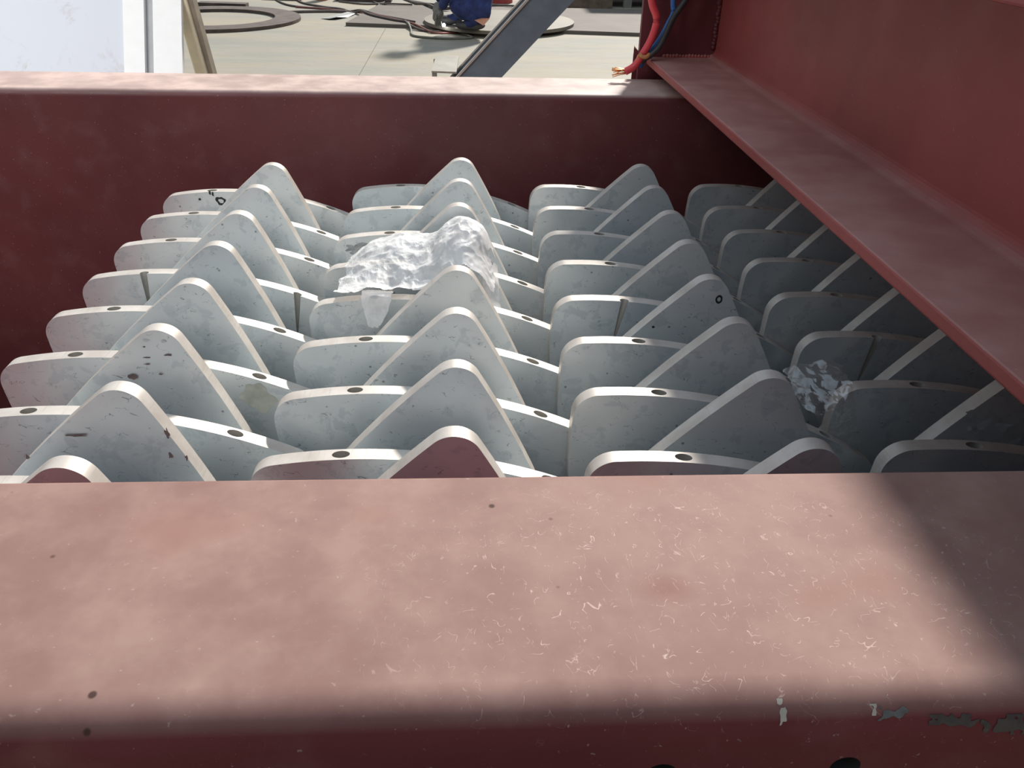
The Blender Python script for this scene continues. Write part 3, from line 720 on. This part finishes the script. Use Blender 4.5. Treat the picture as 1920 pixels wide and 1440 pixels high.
def cable(label, pts, r, mm='cable'):
    bm = bmesh.new(); tube(bm, [V(x, y, z) for x, y, z in pts], r, 8)
    o = link('cable', bm, M[mm], smooth=True); tag(o, label, 'cable', 'welding cables on the floor')
g = -1.19
cable('long dark cable running diagonally over the steel plate to the worker', [(-2.3, 11.6, g), (-1.95, 10.4, g), (-1.66, 10.0, g), (-1.38, 9.78, g), (-1.22, 9.5, g), (-1.12, 9.40, -1.158), (-.98, 9.10, -1.158), (-.75, 8.80, -1.158), (-.60, 8.66, -1.158), (-.55, 8.50, -1.17), (-.40, 8.33, g), (-.15, 8.30, g), (.0, 8.2, g), (.25, 8.05, g)], .011)
cable('second dark cable lying alongside the long one over the steel plate', [(-2.6, 11.5, g), (-2.1, 10.2, g), (-1.75, 9.86, g), (-1.45, 9.86, g), (-1.28, 9.62, g), (-1.13, 9.46, -1.158), (-.92, 9.12, -1.158), (-.70, 8.88, -1.158), (-.52, 8.66, -1.156)], .010)
cable('dull red hose sagging in front of the steel plate edge', [(-1.9, 9.9, g), (-1.62, 9.80, g), (-1.42, 9.68, g), (-1.22, 9.56, g), (-1.0, 9.18, -1.158), (-.66, 8.74, -1.158), (-.50, 8.52, -1.165), (-.33, 8.24, g), (-.14, 8.24, g), (-.05, 8.36, g)], .010, 'cable_red')
cable('dull green hose looping on the floor in front of the plate', [(-.62, 8.72, -1.158), (-.57, 8.52, -1.165), (-.54, 8.34, g), (-.52, 8.10, g), (-.45, 7.98, g), (-.25, 7.90, g), (-.05, 7.92, g), (.04, 7.98, g), (0.0, 8.10, g), (-.08, 8.25, g)], .010, 'cable_green')
cable('thick brown cable lying right of the steel ring', [(-1.98, 9.40, g), (-1.75, 9.50, g), (-1.5, 9.56, g), (-1.3, 9.56, g)], .018)
cable('thin cable bent into a hook behind the plate', [(-1.50, 10.45, g), (-1.2, 10.25, g), (-1.0, 10.35, g), (-.95, 10.7, g)], .009)
cable('short thin cable beside the hooked one', [(-1.3, 11.0, g), (-1.02, 10.25, g), (-1.03, 10.1, g), (-.90, 10.0, -1.155), (-.62, 9.98, -1.155)], .009)
cable('bundle of dark cables behind the worker on the left', [(-1.1, 11.6, g), (-.65, 10.5, g), (-.45, 9.96, -1.15), (-.30, 9.62, -1.152), (-.05, 9.60, -1.12), (.2, 9.9, -1.15)], .016)
cable('thin dark cable running behind the worker at the top edge', [(-.7, 10.65, g), (-.4, 10.35, g), (0, 10.3, g), (.5, 9.98, -1.15), (.62, 9.8, -1.155)], .010)
# pale film scrap on the floor
bm = bmesh.new(); pts = [(-1.50, 9.08), (-1.40, 9.0), (-1.33, 9.02), (-1.24, 9.20), (-1.19, 9.42), (-1.27, 9.44), (-1.40, 9.30)]
prism(bm, [V(x, y, -1.199+.012*((i*7) % 3)) for i, (x, y) in enumerate(pts)], Vector((0, 0, .002)))
o = link('paper_scrap', bm, M['reflect']); tag(o, 'pale crumpled scrap lying on the floor left of the steel plate', 'scrap')

# ------------------------------------------------------------------ crouching welder (small, at the top edge)
zf = -1.138
pe = empty('person', V(.05, 8.2, zf), 'person in navy work clothes crouching and welding, head above the frame', 'person')
def skin_body(name, joints, edges, mm, parent, lvl=2):
    me = bpy.data.meshes.new(name); names = list(joints)
    me.from_pydata([V(*joints[k][:3]) for k in names], [(names.index(a), names.index(b)) for a, b in edges], [])
    o = bpy.data.objects.new(name, me); C.objects.link(o)
    sk = o.modifiers.new('skin', 'SKIN'); sv = me.skin_vertices[0].data
    for i, k in enumerate(names):
        rx = joints[k][3]; sv[i].radius = rx if isinstance(rx, tuple) else (rx, rx); sv[i].use_root = i == 0
    sb = o.modifiers.new('sub', 'SUBSURF'); sb.levels = sb.render_levels = lvl
    bpy.context.view_layer.update(); dg = bpy.context.evaluated_depsgraph_get()
    new = bpy.data.meshes.new_from_object(o.evaluated_get(dg)); o.modifiers.clear(); o.data = new
    new.materials.clear(); new.materials.append(mm)
    for p in new.polygons: p.use_smooth = True
    if parent: o.parent = parent; o.location = -parent.location
    return o
J = {'pelvis': (.16, 8.18, zf+.19, (.195, .165)), 'waist': (.12, 8.20, zf+.37, (.18, .155)), 'chest': (.02, 8.20, zf+.58, (.17, .155)), 'neck': (-.08, 8.20, zf+.72, .07),
     'hip_n': (.13, 8.05, zf+.15, .135), 'knee_n': (-.15, 8.02, zf+.21, .088), 'ank_n': (.08, 8.01, zf+.09, .09), 'toe_n': (-.04, 8.02, zf+.035, .04),
     'hip_f': (.08, 8.33, zf+.24, .11), 'knee_f': (-.20, 8.38, zf+.42, .08), 'ank_f': (-.08, 8.36, zf+.07, .055), 'toe_f': (-.24, 8.37, zf+.035, .04),
     'sh_n': (-.05, 8.03, zf+.60, .075), 'el_n': (-.17, 7.97, zf+.36, .055), 'wr_n': (-.235, 8.03, zf+.17, .04),
     'sh_f': (-.06, 8.37, zf+.60, .075), 'el_f': (-.22, 8.38, zf+.36, .055), 'wr_f': (-.27, 8.20, zf+.22, .04)}
Ed = [('pelvis', 'waist'), ('waist', 'chest'), ('chest', 'neck'), ('pelvis', 'hip_n'), ('hip_n', 'knee_n'), ('knee_n', 'ank_n'), ('ank_n', 'toe_n'), ('pelvis', 'hip_f'), ('hip_f', 'knee_f'), ('knee_f', 'ank_f'), ('ank_f', 'toe_f'),
      ('chest', 'sh_n'), ('sh_n', 'el_n'), ('el_n', 'wr_n'), ('chest', 'sh_f'), ('sh_f', 'el_f'), ('el_f', 'wr_f')]
body = skin_body('work_clothes', J, Ed, M['navy'], pe)
def hand(name, w0, d, side):
    w0 = Vector(w0); d = Vector(d).normalized(); sd = d.cross(Vector((0, 0, 1))).normalized()*side; dn = d.cross(sd)*side
    jt = {'w': (*w0, .028), 'p': (*(w0+d*.05), .034)}; e = [('w', 'p')]
    for i in range(4):
        o_ = sd*(-.027+.018*i); L = (.032, .037, .035, .027)[i]
        jt[f'a{i}'] = (*(w0+d*.085+o_), .0105); jt[f'b{i}'] = (*(w0+d*(.085+L)+o_+Vector((0, 0, -.010))), .0095); jt[f'c{i}'] = (*(w0+d*(.085+L+.012)+o_+Vector((0, 0, -.035))), .0085)
        e += [('p', f'a{i}'), (f'a{i}', f'b{i}'), (f'b{i}', f'c{i}')]
    jt['t1'] = (*(w0+d*.045-sd*.038), .012); jt['t2'] = (*(w0+d*.075-sd*.048+Vector((0, 0, -.02))), .010); e += [('p', 't1'), ('t1', 't2')]
    return skin_body(name, jt, e, M['glove'], pe)
hand('glove', (-.235, 8.03, zf+.17), (-.3, .35, -.75), 1); hand('glove', (-.27, 8.20, zf+.22), (-.2, -.2, -.8), -1)
head = skin_body('head', {'n': (-.08, 8.20, zf+.70, .055), 'j': (-.13, 8.20, zf+.80, (.085, .075)), 'c': (-.145, 8.20, zf+.88, (.095, .085)), 't': (-.13, 8.20, zf+.94, (.07, .065)), 'nose': (-.245, 8.20, zf+.83, .012)},
                 [('n', 'j'), ('j', 'c'), ('c', 't'), ('j', 'nose')], M['skin'], pe)
bm = bmesh.new(); bmesh.ops.create_uvsphere(bm, u_segments=24, v_segments=14, radius=.125, matrix=Matrix.Translation(V(-.12, 8.20, zf+.90)) @ Matrix.Scale(.8, 4, (0, 1, 0)))
bmesh.ops.delete(bm, geom=[v_ for v_ in bm.verts if v_.co.z < H0+zf+.885], context='VERTS'); link('cap', bm, M['navy'], pe, True)
bm = bmesh.new(); prism(bm, [V(-.262, 8.12, zf+.72), V(-.262, 8.28, zf+.72), V(-.275, 8.28, zf+.93), V(-.275, 8.12, zf+.93)], Vector((.012, 0, 0))); link('welding_mask', bm, M['darkgrey'], pe)
bm = bmesh.new()
prism(bm, [V(.06, 7.93, zf+.10), V(.14, 7.93, zf+.055), V(.20, 7.95, zf+.115), V(.13, 7.93, zf+.115)], Vector((0, .03, 0))); o = link('patch', bm, M['patch'], pe); o['label'] = 'orange patch'
for nm, x, y in (('shoe', .02, 8.02), ('shoe', -.19, 8.37)):
    bm = bmesh.new(); bmesh.ops.create_uvsphere(bm, u_segments=18, v_segments=10, radius=1, matrix=Matrix.Translation(V(x, y, zf+.043)) @ Matrix.Diagonal((.14, .052, .042, 1))); link(nm, bm, M['darkgrey'], pe, True)
to = empty('welding_torch', V(-.25, 8.2, zf+.02), 'welding torch held by the crouching worker', 'tool')
bm = bmesh.new(); tube(bm, [V(-.262, 8.11, zf+.11), V(-.262, 8.16, zf+.075), V(-.25, 8.22, zf+.04)], [.014, .010], 8); link('handle', bm, M['darkgrey'], to, True)
bm = bmesh.new(); tube(bm, [V(-.25, 8.22, zf+.04), V(-.238, 8.25, zf+.012)], .004, 6); link('electrode', bm, M['grey'], to, True)
bm = bmesh.new(); bmesh.ops.create_icosphere(bm, subdivisions=3, radius=.016, matrix=Matrix.Translation(V(-.225, 8.20, zf+.018)))
o = link('welding_arc', bm, M['arc'], smooth=True); tag(o, 'glaring white welding spark on the round steel disc', 'spark')
